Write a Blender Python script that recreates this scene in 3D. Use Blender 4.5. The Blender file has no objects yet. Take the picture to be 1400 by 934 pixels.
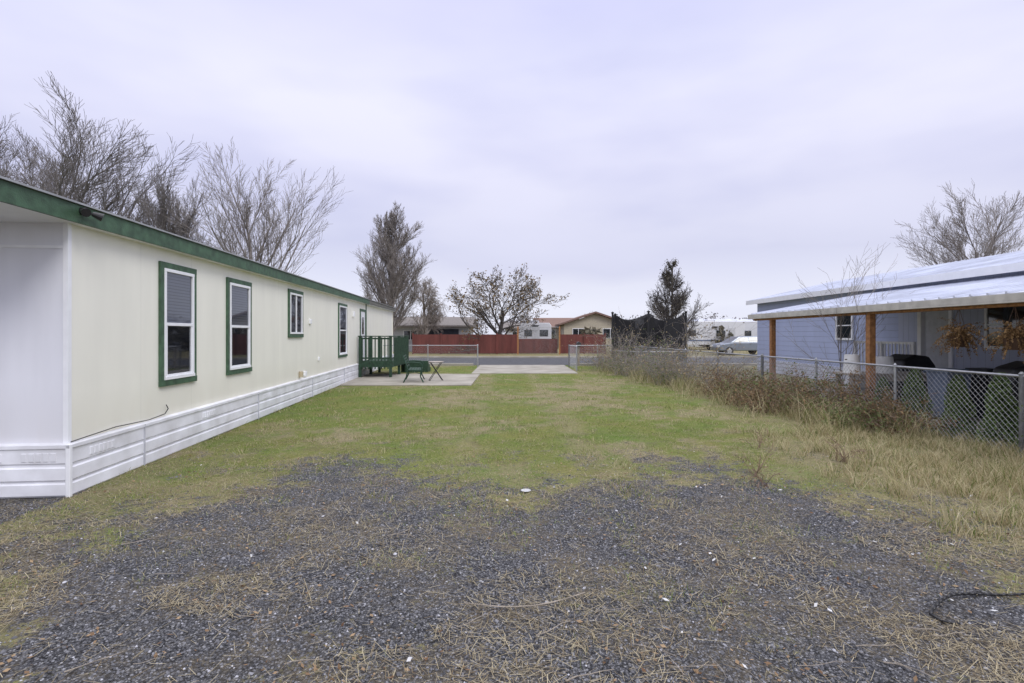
import bpy, math, random
import numpy as np
from mathutils import Matrix, Vector
random.seed(7); RNG=np.random.default_rng(11)
S=bpy.context.scene; COL=S.collection
# ---------------------------------------------------------------- materials
def newmat(name):
    m=bpy.data.materials.new(name); m.use_nodes=True
    nt=m.node_tree; b=nt.nodes['Principled BSDF']; return m,nt,b
def mat(name,c,rough=0.6,var=0.15,scale=6.0,bump=0.0,bscale=40.0,metal=0.0,spec=0.5,dirt=None):
    m,nt,b=newmat(name); N=nt.nodes; L=nt.links
    b.inputs['Roughness'].default_value=rough; b.inputs['Metallic'].default_value=metal
    b.inputs['Specular IOR Level'].default_value=spec
    tc=N.new('ShaderNodeTexCoord')
    n=N.new('ShaderNodeTexNoise'); n.inputs['Scale'].default_value=scale; n.inputs['Detail'].default_value=6
    L.new(tc.outputs['Object'],n.inputs['Vector'])
    r=N.new('ShaderNodeValToRGB'); r.color_ramp.elements[0].position=0.3; r.color_ramp.elements[1].position=0.7
    a=[max(0,x*(1-var)) for x in c]; d=[min(1,x*(1+var)) for x in c]
    if dirt: a=list(dirt)
    r.color_ramp.elements[0].color=(*a,1); r.color_ramp.elements[1].color=(*d,1)
    L.new(n.outputs['Fac'],r.inputs['Fac']); L.new(r.outputs['Color'],b.inputs['Base Color'])
    if bump>0:
        n2=N.new('ShaderNodeTexNoise'); n2.inputs['Scale'].default_value=bscale; n2.inputs['Detail'].default_value=4
        L.new(tc.outputs['Object'],n2.inputs['Vector'])
        bp=N.new('ShaderNodeBump'); bp.inputs['Strength'].default_value=bump; bp.inputs['Distance'].default_value=0.02
        L.new(n2.outputs['Fac'],bp.inputs['Height']); L.new(bp.outputs['Normal'],b.inputs['Normal'])
    return m
def vcolmat(name,rough=0.8,trans=0.0):
    m,nt,b=newmat(name); N=nt.nodes; L=nt.links
    a=N.new('ShaderNodeAttribute'); a.attribute_name='Col'
    L.new(a.outputs['Color'],b.inputs['Base Color']); b.inputs['Roughness'].default_value=rough
    b.inputs['Specular IOR Level'].default_value=0.15
    if trans>0:
        t=N.new('ShaderNodeBsdfTranslucent'); L.new(a.outputs['Color'],t.inputs['Color'])
        mx=N.new('ShaderNodeMixShader'); mx.inputs[0].default_value=trans
        L.new(b.outputs[0],mx.inputs[1]); L.new(t.outputs[0],mx.inputs[2])
        L.new(mx.outputs[0],N['Material Output'].inputs['Surface'])
    return m
def groovemat(name,c,axis,period,width=0.04,depth=0.6,rough=0.5,var=0.05,dark=0.75,streak=0.08,grime=None):
    m,nt,b=newmat(name); N=nt.nodes; L=nt.links
    tc=N.new('ShaderNodeTexCoord'); sp=N.new('ShaderNodeSeparateXYZ'); L.new(tc.outputs['Object'],sp.inputs[0])
    d=N.new('ShaderNodeMath'); d.operation='DIVIDE'; d.inputs[1].default_value=period; L.new(sp.outputs[axis],d.inputs[0])
    fr=N.new('ShaderNodeMath'); fr.operation='FRACT'; L.new(d.outputs[0],fr.inputs[0])
    r=N.new('ShaderNodeValToRGB'); e=r.color_ramp.elements
    e[0].position=0; e[0].color=(0,0,0,1); e[1].position=width; e[1].color=(1,1,1,1)
    L.new(fr.outputs[0],r.inputs['Fac'])
    mp=N.new('ShaderNodeMapping'); mp.inputs['Scale'].default_value=(1.2,1.2,0.25); L.new(tc.outputs['Object'],mp.inputs[0])
    n=N.new('ShaderNodeTexNoise'); n.inputs['Scale'].default_value=2.5; n.inputs['Detail'].default_value=7
    L.new(mp.outputs[0],n.inputs['Vector'])
    r2=N.new('ShaderNodeValToRGB'); e=r2.color_ramp.elements; e[0].position=.3;e[1].position=.7
    e[0].color=(*[x*(1-streak) for x in c],1); e[1].color=(*c,1); L.new(n.outputs['Fac'],r2.inputs['Fac'])
    base=r2.outputs['Color']
    if grime:
        mr=N.new('ShaderNodeMapRange'); mr.inputs['From Min'].default_value=grime[1]; mr.inputs['From Max'].default_value=grime[0]; mr.inputs['To Max'].default_value=.5; L.new(sp.outputs[2],mr.inputs['Value'])
        n5=N.new('ShaderNodeTexNoise'); n5.inputs['Scale'].default_value=5; n5.inputs['Detail'].default_value=8; L.new(mp.outputs[0],n5.inputs['Vector'])
        mu=N.new('ShaderNodeMath'); mu.operation='MULTIPLY'; L.new(mr.outputs[0],mu.inputs[0]); L.new(n5.outputs['Fac'],mu.inputs[1])
        g=N.new('ShaderNodeMix'); g.data_type='RGBA'; g.inputs[7].default_value=(c[0]*.6,c[1]*.55,c[2]*.48,1); L.new(mu.outputs[0],g.inputs[0]); L.new(base,g.inputs[6]); base=g.outputs[2]
    mx=N.new('ShaderNodeMix'); mx.data_type='RGBA'; mx.inputs[6].default_value=(*[x*dark for x in c],1)
    L.new(r.outputs['Color'],mx.inputs[0]); L.new(base,mx.inputs[7]); L.new(mx.outputs[2],b.inputs['Base Color'])
    n3=N.new('ShaderNodeTexNoise'); n3.inputs['Scale'].default_value=90; L.new(tc.outputs['Object'],n3.inputs['Vector'])
    ad=N.new('ShaderNodeMath'); ad.operation='MULTIPLY_ADD'; ad.inputs[1].default_value=0.15
    L.new(n3.outputs['Fac'],ad.inputs[0]); L.new(r.outputs['Color'],ad.inputs[2])
    bp=N.new('ShaderNodeBump'); bp.inputs['Strength'].default_value=depth; bp.inputs['Distance'].default_value=0.006
    L.new(ad.outputs[0],bp.inputs['Height']); L.new(bp.outputs['Normal'],b.inputs['Normal'])
    b.inputs['Roughness'].default_value=rough
    return m
def glassmat(name,tint=0.55,refl=0.25):
    m,nt,b=newmat(name); N=nt.nodes; L=nt.links
    t=N.new('ShaderNodeBsdfTransparent'); t.inputs[0].default_value=(tint,tint*1.02,tint*1.05,1)
    g=N.new('ShaderNodeBsdfGlossy'); g.inputs['Roughness'].default_value=0.03; g.inputs['Color'].default_value=(.9,.93,1,1)
    mx=N.new('ShaderNodeMixShader'); lw=N.new('ShaderNodeLayerWeight'); lw.inputs[0].default_value=0.35
    ma=N.new('ShaderNodeMath'); ma.operation='MULTIPLY_ADD'; ma.inputs[1].default_value=0.5; ma.inputs[2].default_value=refl*0.3
    L.new(lw.outputs['Fresnel'],ma.inputs[0]); L.new(ma.outputs[0],mx.inputs[0])
    L.new(t.outputs[0],mx.inputs[1]); L.new(g.outputs[0],mx.inputs[2]); L.new(mx.outputs[0],N['Material Output'].inputs['Surface'])
    return m
def netmat(name,c,op):
    m,nt,b=newmat(name); N=nt.nodes; L=nt.links
    b.inputs['Base Color'].default_value=(*c,1); b.inputs['Roughness'].default_value=.8
    t=N.new('ShaderNodeBsdfTransparent'); mx=N.new('ShaderNodeMixShader'); mx.inputs[0].default_value=op
    L.new(t.outputs[0],mx.inputs[1]); L.new(b.outputs[0],mx.inputs[2]); L.new(mx.outputs[0],N['Material Output'].inputs['Surface'])
    return m
WALL=groovemat('cream_panel_siding',(.88,.87,.76),0,1.22,0.010,0.5,0.45,streak=.07,dark=.80,grime=(.5,1.1))
WALLE=groovemat('white_end_siding',(.82,.83,.88),1,1.22,0.010,0.5,0.5,streak=.10,dark=.82,grime=(.5,1.2))
SKIRT=mat('white_vinyl_skirting',(.84,.85,.89),.4,.05,3,dirt=(.66,.66,.68))
GREEN=mat('dark_green_trim_paint',(.05,.105,.058),.6,.35,9,.25,60)
DKGREEN=mat('deck_green_paint',(.018,.050,.026),.65,.45,12,.25,60)
VINYL=mat('white_vinyl',(.84,.85,.87),.35,.04)
GLASS=glassmat('window_glass')
DARKIN=mat('painted_room_shade',(.035,.04,.055),.8,.3,3)  # dark colour painted in for the shade of unlit rooms
BLIND=groovemat('window_blind',(.42,.44,.50),2,0.045,0.3,0.8,.6,dark=.5)
ROOFD=mat('dark_roof_shingle',(.09,.09,.09),.9,.3,30,.5,80)
BLACK=mat('black_plastic',(.015,.015,.016),.4,.2)
GALV=mat('galvanised_steel',(.42,.43,.44),.42,.15,20,metal=.7)
WIRE=mat('fence_wire',(.40,.41,.42),.5,.2,20,metal=.3)
CONC=mat('concrete',(.34,.315,.27),.85,.2,1.2,.3,120,dirt=(.24,.22,.18))
ASPH=mat('asphalt',(.065,.067,.073),.85,.25,3,.4,150)
METROOF=mat('white_metal_roof',(.58,.61,.70),.35,.18,1.3,metal=.1)
WOODP=mat('brown_timber_post',(.34,.16,.06),.7,.35,14,.4,60)
WOODW=mat('weathered_wood',(.30,.26,.21),.8,.3,12,.4,60)
BLUESID=groovemat('blue_lap_siding',(.44,.50,.70),2,0.2,0.07,1.0,.55,dark=.55,streak=.08)
BLUEVERT=groovemat('blue_vertical_siding',(.48,.52,.66),1,0.2,0.06,1.0,.55,dark=.5,streak=.08)
REDF=groovemat('red_board_fence',(.18,.05,.04),0,0.15,0.08,1.0,.7,dark=.35,streak=.45)
BARK=mat('bare_tree_bark',(.165,.150,.145),.9,.3,5)
BARKD=mat('dark_tree_bark',(.085,.075,.07),.9,.3,5)
BARKL=mat('light_twig_bark',(.24,.215,.20),.9,.3,5)
LEAF=vcolmat('leaves',.7,.25)
BLADE=vcolmat('grass_blades',.7,.3)
STONE=vcolmat('stones',.8)
WHITEP=mat('white_plastic',(.74,.74,.71),.4,.08)
CARP=mat('silver_car_paint',(.24,.27,.32),.3,.04,metal=.5)
RUB=mat('tyre_rubber',(.02,.02,.02),.8,.2)
DGLASS=mat('dark_car_glass',(.02,.025,.03),.06,.1,spec=.9)
RVW=mat('rv_white_shell',(.62,.63,.66),.35,.05)
TAN=mat('tan_house_siding',(.48,.43,.33),.7,.1)
ROOFR=mat('red_brown_roof',(.20,.125,.10),.85,.2,9,.3)
ROOFG=mat('grey_brown_roof',(.20,.18,.165),.9,.2,9,.3)
GREYW=mat('grey_white_siding',(.50,.51,.53),.7,.1)
def brick():
    m,nt,b=newmat('white_block_skirting'); N=nt.nodes; L=nt.links
    tc=N.new('ShaderNodeTexCoord')
    sp=N.new('ShaderNodeSeparateXYZ'); cb=N.new('ShaderNodeCombineXYZ'); L.new(tc.outputs['Object'],sp.inputs[0])
    L.new(sp.outputs[1],cb.inputs[0]); L.new(sp.outputs[2],cb.inputs[1])
    bt=N.new('ShaderNodeTexBrick'); L.new(cb.outputs[0],bt.inputs['Vector']); bt.inputs['Scale'].default_value=1
    bt.inputs['Brick Width'].default_value=.4; bt.inputs['Row Height'].default_value=.15; bt.inputs['Mortar Size'].default_value=.012
    bt.inputs['Color1'].default_value=(.5,.52,.6,1); bt.inputs['Color2'].default_value=(.6,.62,.7,1); bt.inputs['Mortar'].default_value=(.28,.29,.33,1)
    L.new(bt.outputs['Color'],b.inputs['Base Color']); return m
BRICKW=brick()
# ---------------------------------------------------------------- mesh helpers
class MB:
    def __init__(s): s.v=[];s.f=[];s.m=[]
    def poly(s,pts,m=0):
        i=len(s.v); s.v+= [tuple(p) for p in pts]; s.f.append(tuple(range(i,i+len(pts)))); s.m.append(m)
    def box(s,x0,x1,y0,y1,z0,z1,m=0):
        i=len(s.v)
        s.v+=[(x0,y0,z0),(x1,y0,z0),(x1,y1,z0),(x0,y1,z0),(x0,y0,z1),(x1,y0,z1),(x1,y1,z1),(x0,y1,z1)]
        for q in [(0,3,2,1),(4,5,6,7),(0,1,5,4),(1,2,6,5),(2,3,7,6),(3,0,4,7)]:
            s.f.append(tuple(i+k for k in q)); s.m.append(m)
    def extr(s,pts,vec,m=0):
        n=len(pts); i=len(s.v); vec=Vector(vec)
        s.v+=[tuple(p) for p in pts]; s.v+=[tuple(Vector(p)+vec) for p in pts]
        s.f.append(tuple(range(i,i+n))); s.m.append(m)
        s.f.append(tuple(range(i+2*n-1,i+n-1,-1))); s.m.append(m)
        for k in range(n):
            a=i+k;b=i+(k+1)%n; s.f.append((a,a+n,b+n,b)); s.m.append(m)
    def tube(s,p,q,r,r2=None,n=8,m=0,cap=True):
        if r2 is None:r2=r
        p=Vector(p);q=Vector(q);d=(q-p)
        if d.length<1e-6:return
        d.normalize(); a=d.orthogonal().normalized(); b=d.cross(a); i=len(s.v)
        for c,rr in ((p,r),(q,r2)):
            for k in range(n):
                t=2*math.pi*k/n; s.v.append(tuple(c+a*math.cos(t)*rr+b*math.sin(t)*rr))
        for k in range(n):
            k2=(k+1)%n; s.f.append((i+k,i+k2,i+n+k2,i+n+k)); s.m.append(m)
        if cap:
            s.f.append(tuple(range(i+n-1,i-1,-1))); s.m.append(m); s.f.append(tuple(range(i+n,i+2*n))); s.m.append(m)
    def path(s,pts,r,n=6,m=0):
        for a,b in zip(pts[:-1],pts[1:]): s.tube(a,b,r,r,n,m)
    def lathe(s,c,prof,n=20,m=0):
        i=len(s.v); c=Vector(c)
        for r,z in prof:
            for k in range(n):
                t=2*math.pi*k/n; s.v.append((c.x+r*math.cos(t),c.y+r*math.sin(t),c.z+z))
        for j in range(len(prof)-1):
            for k in range(n):
                k2=(k+1)%n; s.f.append((i+j*n+k,i+j*n+k2,i+(j+1)*n+k2,i+(j+1)*n+k)); s.m.append(m)
        s.f.append(tuple(range(i+n-1,i-1,-1))); s.m.append(m)
        e=i+(len(prof)-1)*n; s.f.append(tuple(range(e,e+n))); s.m.append(m)
    def build(s,name,mats,parent=None,M=None,smooth=False,bevel=0,seg=2):
        me=bpy.data.meshes.new(name); me.from_pydata(s.v,[],s.f)
        for m in (mats if isinstance(mats,(list,tuple)) else [mats]): me.materials.append(m)
        me.polygons.foreach_set('material_index',s.m)
        if smooth: me.polygons.foreach_set('use_smooth',[True]*len(s.f))
        me.validate(); me.update()
        o=bpy.data.objects.new(name,me); COL.objects.link(o)
        if parent: o.parent=parent
        if M is not None: o.matrix_local=M
        if bevel:
            b=o.modifiers.new('b','BEVEL'); b.width=bevel; b.segments=seg; b.limit_method='ANGLE'
        return o
def empty(name,M=None):
    o=bpy.data.objects.new(name,None); COL.objects.link(o); o.empty_display_size=.2
    if M is not None:o.matrix_world=M
    return o
def TR(x,y,z=0,rz=0): return Matrix.Translation((x,y,z))@Matrix.Rotation(rz,4,'Z')
def npmesh(name,V,F,mats,col=None,parent=None,midx=None,smooth=False):
    V=np.asarray(V,np.float32).reshape(-1,3); F=np.asarray(F,np.int32); k=F.shape[1]
    me=bpy.data.meshes.new(name); me.vertices.add(len(V)); me.vertices.foreach_set('co',V.ravel())
    me.loops.add(F.size); me.loops.foreach_set('vertex_index',F.ravel())
    me.polygons.add(len(F)); me.polygons.foreach_set('loop_start',np.arange(0,F.size,k,dtype=np.int32))
    try: me.polygons.foreach_set('loop_total',np.full(len(F),k,np.int32))
    except Exception: pass
    for m in (mats if isinstance(mats,(list,tuple)) else [mats]): me.materials.append(m)
    me.update(calc_edges=True)
    me.polygons.foreach_set('use_smooth',np.full(len(F),smooth,bool))
    if col is not None:
        a=me.color_attributes.new('Col','FLOAT_COLOR','POINT')
        c=np.ones((len(V),4),np.float32); c[:,:3]=col; a.data.foreach_set('color',c.ravel())
    o=bpy.data.objects.new(name,me); COL.objects.link(o)
    if parent:o.parent=parent
    return o
def h2(i,j,s):
    v=np.sin(i*127.1+j*311.7+s*74.7)*43758.5453; return v-np.floor(v)
def vn(x,y,s):
    i=np.floor(x);j=np.floor(y);u=x-i;v=y-j;u=u*u*(3-2*u);v=v*v*(3-2*v)
    return (h2(i,j,s)*(1-u)+h2(i+1,j,s)*u)*(1-v)+(h2(i,j+1,s)*(1-u)+h2(i+1,j+1,s)*u)*v
def fbm(x,y,sc,s,o=4):
    t=0;a=.5;n=0
    for k in range(o): t=t+a*vn(x*sc,y*sc,s+k*3.3);n+=a;a*=.5;sc=sc*2.03
    return t/n
def ss(a,b,x): t=np.clip((x-a)/(b-a),0,1); return t*t*(3-2*t)
# ---------------------------------------------------------------- ground
def wallx(y): return -4.67-0.0925*(y-5.38)
def fencex(y): return np.where(y>13.5,6.6-0.7*(y-13.5)/12.9,6.6+0.45*(13.5-y)/6.4)
def paved(x,y):
    p=((x>-6.4)&(x<-1.35)&(y>16.5)&(y<21.6))|((x>-1.9)&(x<3.0)&(y>21.4)&(y<29))|((y>28)&(y<36.6))
    return p
def masks(x,y):
    n1=fbm(x,y,.55,1); n2=fbm(x,y,2.1,5); n3=fbm(x,y,.22,9); n4=fbm(x,y,6,15,3)
    yb=5.15+1.9*np.exp(-((x+2.1)/.85)**2)+.9*np.exp(-((x-2.4)/1.2)**2)-0.5*np.exp(-((x+4.2)/.8)**2)
    g=ss(-1.3,1.2,yb-y+(n2-.5)*3.2+(n1-.5)*2.4+(n4-.5)*2.0)
    g=g*(1-.75*ss(2.7,4.4,x-.1*(y-3)+(n2-.5)*2.2))
    g=np.where((x<-4.6)&(y<5.6),ss(.25,.6,n1+.2),g)
    g=np.maximum(g,.62*ss(.54,.70,n2*.7+n4*.3)*ss(11,5.5,y))
    st=ss(.47,.71,n1*.45+n2*.3+n4*.25+.07*np.exp(-((x-1.0)/2.5)**2)*ss(7,13,y)*ss(25,19,y))
    tr=np.exp(-((x+.75+.02*(y-12))/.28)**2)+np.exp(-((x-1.0+.02*(y-12))/.28)**2)
    st=np.maximum(st,.6*tr*ss(5,8,y)*ss(.25,.5,n2))
    st=np.maximum(st,.9*ss(2.8,4.5,x+(n2-.5)*1.5)*ss(9.5,7.0,y))
    st=np.maximum(st,.75*ss(3.9,5.4,x+(n2-.5)*2)*ss(.3,.5,n1+.15))
    st=np.maximum(st,.7*ss(7.6,4.6,y+(n2-.5)*5))
    st=np.where(y>36.6,.6+.4*n2,st)
    g=g*(1-.5*ss(.46,.60,n2*.6+n1*.4)*ss(-1.4,-3.2,x+.6*(y-3)))
    g=g*(1-.35*ss(.52,.66,n2))
    return g,st,n3,n2
def gz(x,y):
    f=ss(15.5,12,y)*1.0
    return (fbm(x,y,.9,31)-.5)*.07*f+(fbm(x,y,4,37)-.5)*.03*f - .004
def axis(lo,hi,fine,step,far):
    a=list(np.arange(lo,hi,fine)); 
    s=fine;x=a[-1]
    while x<far: s=min(s*1.18,60);x+=s;a.append(x)
    s=fine;x=a[0];b=[]
    while x>-far: s=min(s*1.18,60);x-=s;b.append(x)
    return np.array(b[::-1]+a)
xs=axis(-8,9,.07,0,1500); ys=axis(1.5,27,.075,0,1500)
X,Y=np.meshgrid(xs,ys); g,st,n3,n2=masks(X,Y)
Z=gz(X,Y)
Z=np.where(np.abs(X)>9.5,-.004,Z)
nx=len(xs);ny=len(ys); idx=np.arange(nx*ny).reshape(ny,nx)
F=np.stack([idx[:-1,:-1],idx[:-1,1:],idx[1:,1:],idx[1:,:-1]],-1).reshape(-1,4)
colr=np.stack([g,st,n3],-1).reshape(-1,3)
def groundmat():
    m,nt,b=newmat('ground_gravel_and_grass'); N=nt.nodes;L=nt.links
    at=N.new('ShaderNodeAttribute'); at.attribute_name='Col'; sp=N.new('ShaderNodeSeparateColor'); L.new(at.outputs['Color'],sp.inputs[0])
    geo=N.new('ShaderNodeNewGeometry'); P=geo.outputs['Position']
    def noise(sc,det=5,rough=.6):
        n=N.new('ShaderNodeTexNoise'); n.inputs['Scale'].default_value=sc;n.inputs['Detail'].default_value=det;n.inputs['Roughness'].default_value=rough
        L.new(P,n.inputs['Vector']);return n.outputs['Fac']
    def ramp(fac,stops):
        r=N.new('ShaderNodeValToRGB'); e=r.color_ramp.elements
        while len(e)<len(stops): e.new(.5)
        for q,(p,c) in zip(e,stops): q.position=p;q.color=(*c,1)
        L.new(fac,r.inputs['Fac']);return r.outputs['Color']
    def mix(f,a,c,t='MIX'):
        x=N.new('ShaderNodeMix');x.data_type='RGBA';x.blend_type=t
        if isinstance(f,float): x.inputs[0].default_value=f
        else: L.new(f,x.inputs[0])
        L.new(a,x.inputs[6]);L.new(c,x.inputs[7]);return x.outputs[2]
    def math_(op,a,c,d=None,clamp=False):
        x=N.new('ShaderNodeMath');x.operation=op;x.use_clamp=clamp
        for i,v in enumerate((a,c,d)):
            if v is None:continue
            if isinstance(v,(int,float)):x.inputs[i].default_value=v
            else:L.new(v,x.inputs[i])
        return x.outputs[0]
    v=N.new('ShaderNodeTexVoronoi'); v.inputs['Scale'].default_value=75; L.new(P,v.inputs['Vector'])
    vs=N.new('ShaderNodeSeparateColor'); L.new(v.outputs['Color'],vs.inputs[0])
    stone=ramp(vs.outputs[0],[(0,(.06,.062,.07)),(.45,(.125,.127,.14)),(.8,(.20,.20,.21)),(.97,(.38,.38,.39))])
    edge=ramp(v.outputs['Distance'],[(.3,(1,1,1)),(.7,(.35,.34,.32))])
    grav=mix(1.0,stone,edge,'MULTIPLY')
    grav=mix(math_('MULTIPLY',ramp(noise(1.5,7,.72),[(.46,(0,0,0)),(.64,(1,1,1))]),.75),grav,ramp(noise(30,6,.75),[(.35,(.085,.068,.048)),(.65,(.28,.235,.16))]))
    gr=ramp(noise(38,6,.75),[(.3,(.065,.072,.024)),(.48,(.16,.188,.055)),(.62,(.26,.285,.095)),(.75,(.35,.35,.16))])
    gr2=ramp(noise(.9),[(.35,(.74,.95,.62)),(.65,(1.15,1.0,.95))])
    gr=mix(1.0,gr,gr2,'MULTIPLY')
    sw=ramp(noise(55,6,.8),[(.3,(.12,.095,.055)),(.5,(.29,.245,.145)),(.68,(.48,.43,.26))])
    nf=noise(13,5,.7)
    sf=math_('MULTIPLY_ADD',math_('SUBTRACT',nf,.5),1.8,sp.outputs[1],True)
    gr=mix(sf,gr,sw)
    gr=mix(math_('MULTIPLY',ramp(noise(2.3,7,.7),[(.54,(0,0,0)),(.66,(1,1,1))]),.55),gr,ramp(noise(40,6,.8),[(.35,(.07,.055,.035)),(.65,(.24,.20,.13))]))
    n7=noise(9,6,.75);n8=noise(34,4,.7)
    gf=math_('MULTIPLY_ADD',math_('SUBTRACT',n7,.5),1.9,sp.outputs[0])
    gf=math_('MULTIPLY_ADD',math_('SUBTRACT',n8,.5),1.6,gf,True)
    gf=ramp(gf,[(.26,(0,0,0)),(.58,(1,1,1))])
    c=mix(gf,gr,grav); L.new(c,b.inputs['Base Color'])
    hgt=math_('MULTIPLY_ADD',noise(60,5,.8),1.2,math_('MULTIPLY',v.outputs['Distance'],-1.2))
    bp=N.new('ShaderNodeBump');bp.inputs['Strength'].default_value=.9;bp.inputs['Distance'].default_value=.015
    L.new(hgt,bp.inputs['Height']);L.new(bp.outputs['Normal'],b.inputs['Normal'])
    b.inputs['Roughness'].default_value=.95;b.inputs['Specular IOR Level'].default_value=.15
    return m
npmesh('ground',np.stack([X,Y,Z],-1).reshape(-1,3),F,groundmat(),colr,smooth=True)
def stones(N,x0,x1,y0,y1,smin,smax):
    x=RNG.uniform(x0,x1,N);y=y0+(y1-y0)*RNG.random(N)**1.25
    g,st,_,_=masks(x,y); k=(RNG.random(N)<g**1.2+.02)&(np.abs(x)<y*1.08+.4)&(x>wallx(y)-9*(y<5.2)); x=x[k];y=y[k];n=len(x)
    s=RNG.uniform(smin,smax,n)*(1+.8*(RNG.random(n)<.03)); z=gz(x,y)+s*.1
    O=np.array([[1,0,0],[.3,.95,0],[-.8,.6,0],[-.8,-.6,0],[.3,-.95,0],[.45,.3,.75],[-.5,.25,.8],[.05,-.5,.7]])
    V=O[None]*RNG.uniform(.65,1.25,(n,8,3))
    a=RNG.uniform(0,6.283,n);ca,sa=np.cos(a),np.sin(a)
    V=V*s[:,None,None]; V[:,:,2]*=.75
    vx=V[:,:,0]*ca[:,None]-V[:,:,1]*sa[:,None];vy=V[:,:,0]*sa[:,None]+V[:,:,1]*ca[:,None]
    V=np.stack([vx+x[:,None],vy+y[:,None],V[:,:,2]+z[:,None]],-1)
    Fb=np.array([[0,1,5],[1,6,5],[1,2,6],[2,3,6],[3,7,6],[3,4,7],[4,0,7],[0,5,7],[5,6,7]])
    F=(np.arange(n)[:,None,None]*8+Fb[None]).reshape(-1,3)
    l=RNG.choice([.07,.105,.14,.19,.26,.45],n,p=[.22,.27,.25,.16,.08,.02])*RNG.uniform(.8,1.2,n)
    c=np.stack([l*1.0,l,l*1.07],-1); c=np.repeat(c,8,0)
    return V.reshape(-1,3),F,c
V1,F1,c1=stones(125000,-5.5,4.8,2.1,7.8,.004,.0095)
npmesh('gravel',V1,F1,STONE,c1)
def blades(x,y,z,h,w,lean,col):
    n=len(x);a=RNG.uniform(0,6.283,n);b=RNG.uniform(0,6.283,n)
    dx=np.cos(a)*w;dy=np.sin(a)*w; lx=np.cos(b)*lean*h;ly=np.sin(b)*lean*h
    p0=np.stack([x-dx,y-dy,z-.005],-1);p1=np.stack([x+dx,y+dy,z-.005],-1)
    m0=np.stack([x-dx*.7+lx*.35,y-dy*.7+ly*.35,z+h*.55],-1);m1=np.stack([x+dx*.7+lx*.35,y+dy*.7+ly*.35,z+h*.55],-1)
    hh=h*np.sqrt(np.clip(1-.25*lean**2,.15,1))
    t0=np.stack([x+lx-dx*.12,y+ly-dy*.12,z+hh],-1);t1=np.stack([x+lx+dx*.12,y+ly+dy*.12,z+hh],-1)
    V=np.stack([p0,p1,m1,m0,t1,t0],1).reshape(-1,3); i=np.arange(n)[:,None]*6
    F=np.concatenate([i+np.array([[0,1,2,3]]),i+np.array([[3,2,4,5]])],0)
    return V,F,np.repeat(col,6,0)
def grass(N,y0,y1,hm,wm,pw=1.2):
    y=y0+(y1-y0)*RNG.random(N)**pw; x=RNG.uniform(-1,1,N)*np.minimum(y*1.1+.5,40)
    g,st,n3,n2=masks(x,y); f1=fbm(x,y,3.2,77); d=(1-g)**1.5*(.12+.88*ss(.38,.58,f1))
    ok=(RNG.random(N)<d)&~paved(x,y)&(x>wallx(y)+.02)&(x<15)
    x=x[ok];y=y[ok];st=st[ok];n2=n2[ok];n3=n3[ok];n=len(x)
    s=RNG.random(n)<(.12+.72*st)
    r=RNG.random((n,1)); pt=fbm(x,y,.8,43)[:,None]
    cg=np.array([.165,.235,.055])*(1-r)+np.array([.32,.37,.125])*r
    cg=cg*(np.array([.78,.94,.72])*(1-pt)+np.array([1.2,1.08,1.15])*pt)
    cs=np.array([.29,.245,.13])*(1-r)+np.array([.57,.51,.32])*r
    col=np.where(s[:,None],cs,cg)*RNG.uniform(.78,1.15,(n,1))*(.82+.45*n3[:,None])
    sc=1+y*.035
    h=hm*RNG.uniform(.4,1.3,n)*(1+1.0*(n2>.58)*RNG.random(n))
    lean=RNG.uniform(.3,1.6,n)
    return blades(x,y,gz(x,y)*(np.abs(x)<9.5),h,wm*sc*RNG.uniform(.7,1.4,n),lean,col)
def merge(parts):
    V=[];F=[];C=[];o=0
    for v,f,c in parts: V.append(v);F.append(f+o);C.append(c);o+=len(v)
    return np.concatenate(V),np.concatenate(F),np.concatenate(C)
parts=[grass(190000,3.2,10,.026,.0018,1.0),grass(130000,9,27,.036,.0035,.9)]
v,f,c=merge(parts);npmesh('lawn_grass',v,f,BLADE,c)
def clumps(cx,cy,per,h,rad,green=.2,w=.003):
    n=len(cx)*per; x=np.repeat(cx,per)+RNG.normal(0,rad,n); y=np.repeat(cy,per)+RNG.normal(0,rad,n)
    hh=np.repeat(h,per)*RNG.uniform(.35,1.15,n); r=RNG.random((n,1)); s=RNG.random(n)<green
    cs=np.array([.32,.26,.13])*(1-r)+np.array([.66,.59,.38])*r; cg=np.array([.12,.16,.045])*(1-r)+np.array([.25,.29,.09])*r
    return blades(x,y,gz(x,y)*(np.abs(x)<9.5),hh,w*(1+y*.04)*np.ones(n),RNG.uniform(.2,1.1,n),np.where(s[:,None],cg,cs))
def pick(n,x0,x1,y0,y1,f):
    x=RNG.uniform(x0,x1,n);y=RNG.uniform(y0,y1,n);k=f(x,y)>RNG.random(n);return x[k],y[k]
tp=[]
x,y=pick(900,2.8,7.2,3.2,9,lambda x,y:ss(3.0,5.2,x-.12*(y-4))*(x<fencex(y)+.2)*ss(.38,.6,fbm(x,y,1.2,55)+.1)); tp.append(clumps(x,y,38,RNG.uniform(.06,.26,len(x)),.07))
x,y=pick(1300,3.6,7.2,8,27,lambda x,y:np.exp(-((x-fencex(y)+.65)/.75)**2)*.95); tp.append(clumps(x,y,34,RNG.uniform(.12,.62,len(x)),.13,.28,.0035))
x,y=pick(800,-6,5,5.0,17,lambda x,y:ss(.50,.68,fbm(x,y,.9,66))); tp.append(clumps(x,y,20,RNG.uniform(.03,.09,len(x)),.08,.4))
x,y=pick(260,-7,0,5.4,20,lambda x,y:np.exp(-((x-wallx(y)-.12)/.15)**2)); tp.append(clumps(x,y,18,RNG.uniform(.04,.13,len(x)),.06,.5))
x,y=pick(520,-5,3.5,2.3,6.2,lambda x,y:ss(.46,.62,fbm(x,y,1.4,88))); tp.append(clumps(x,y,12,RNG.uniform(.015,.055,len(x)),.08,.2,.0014))
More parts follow.
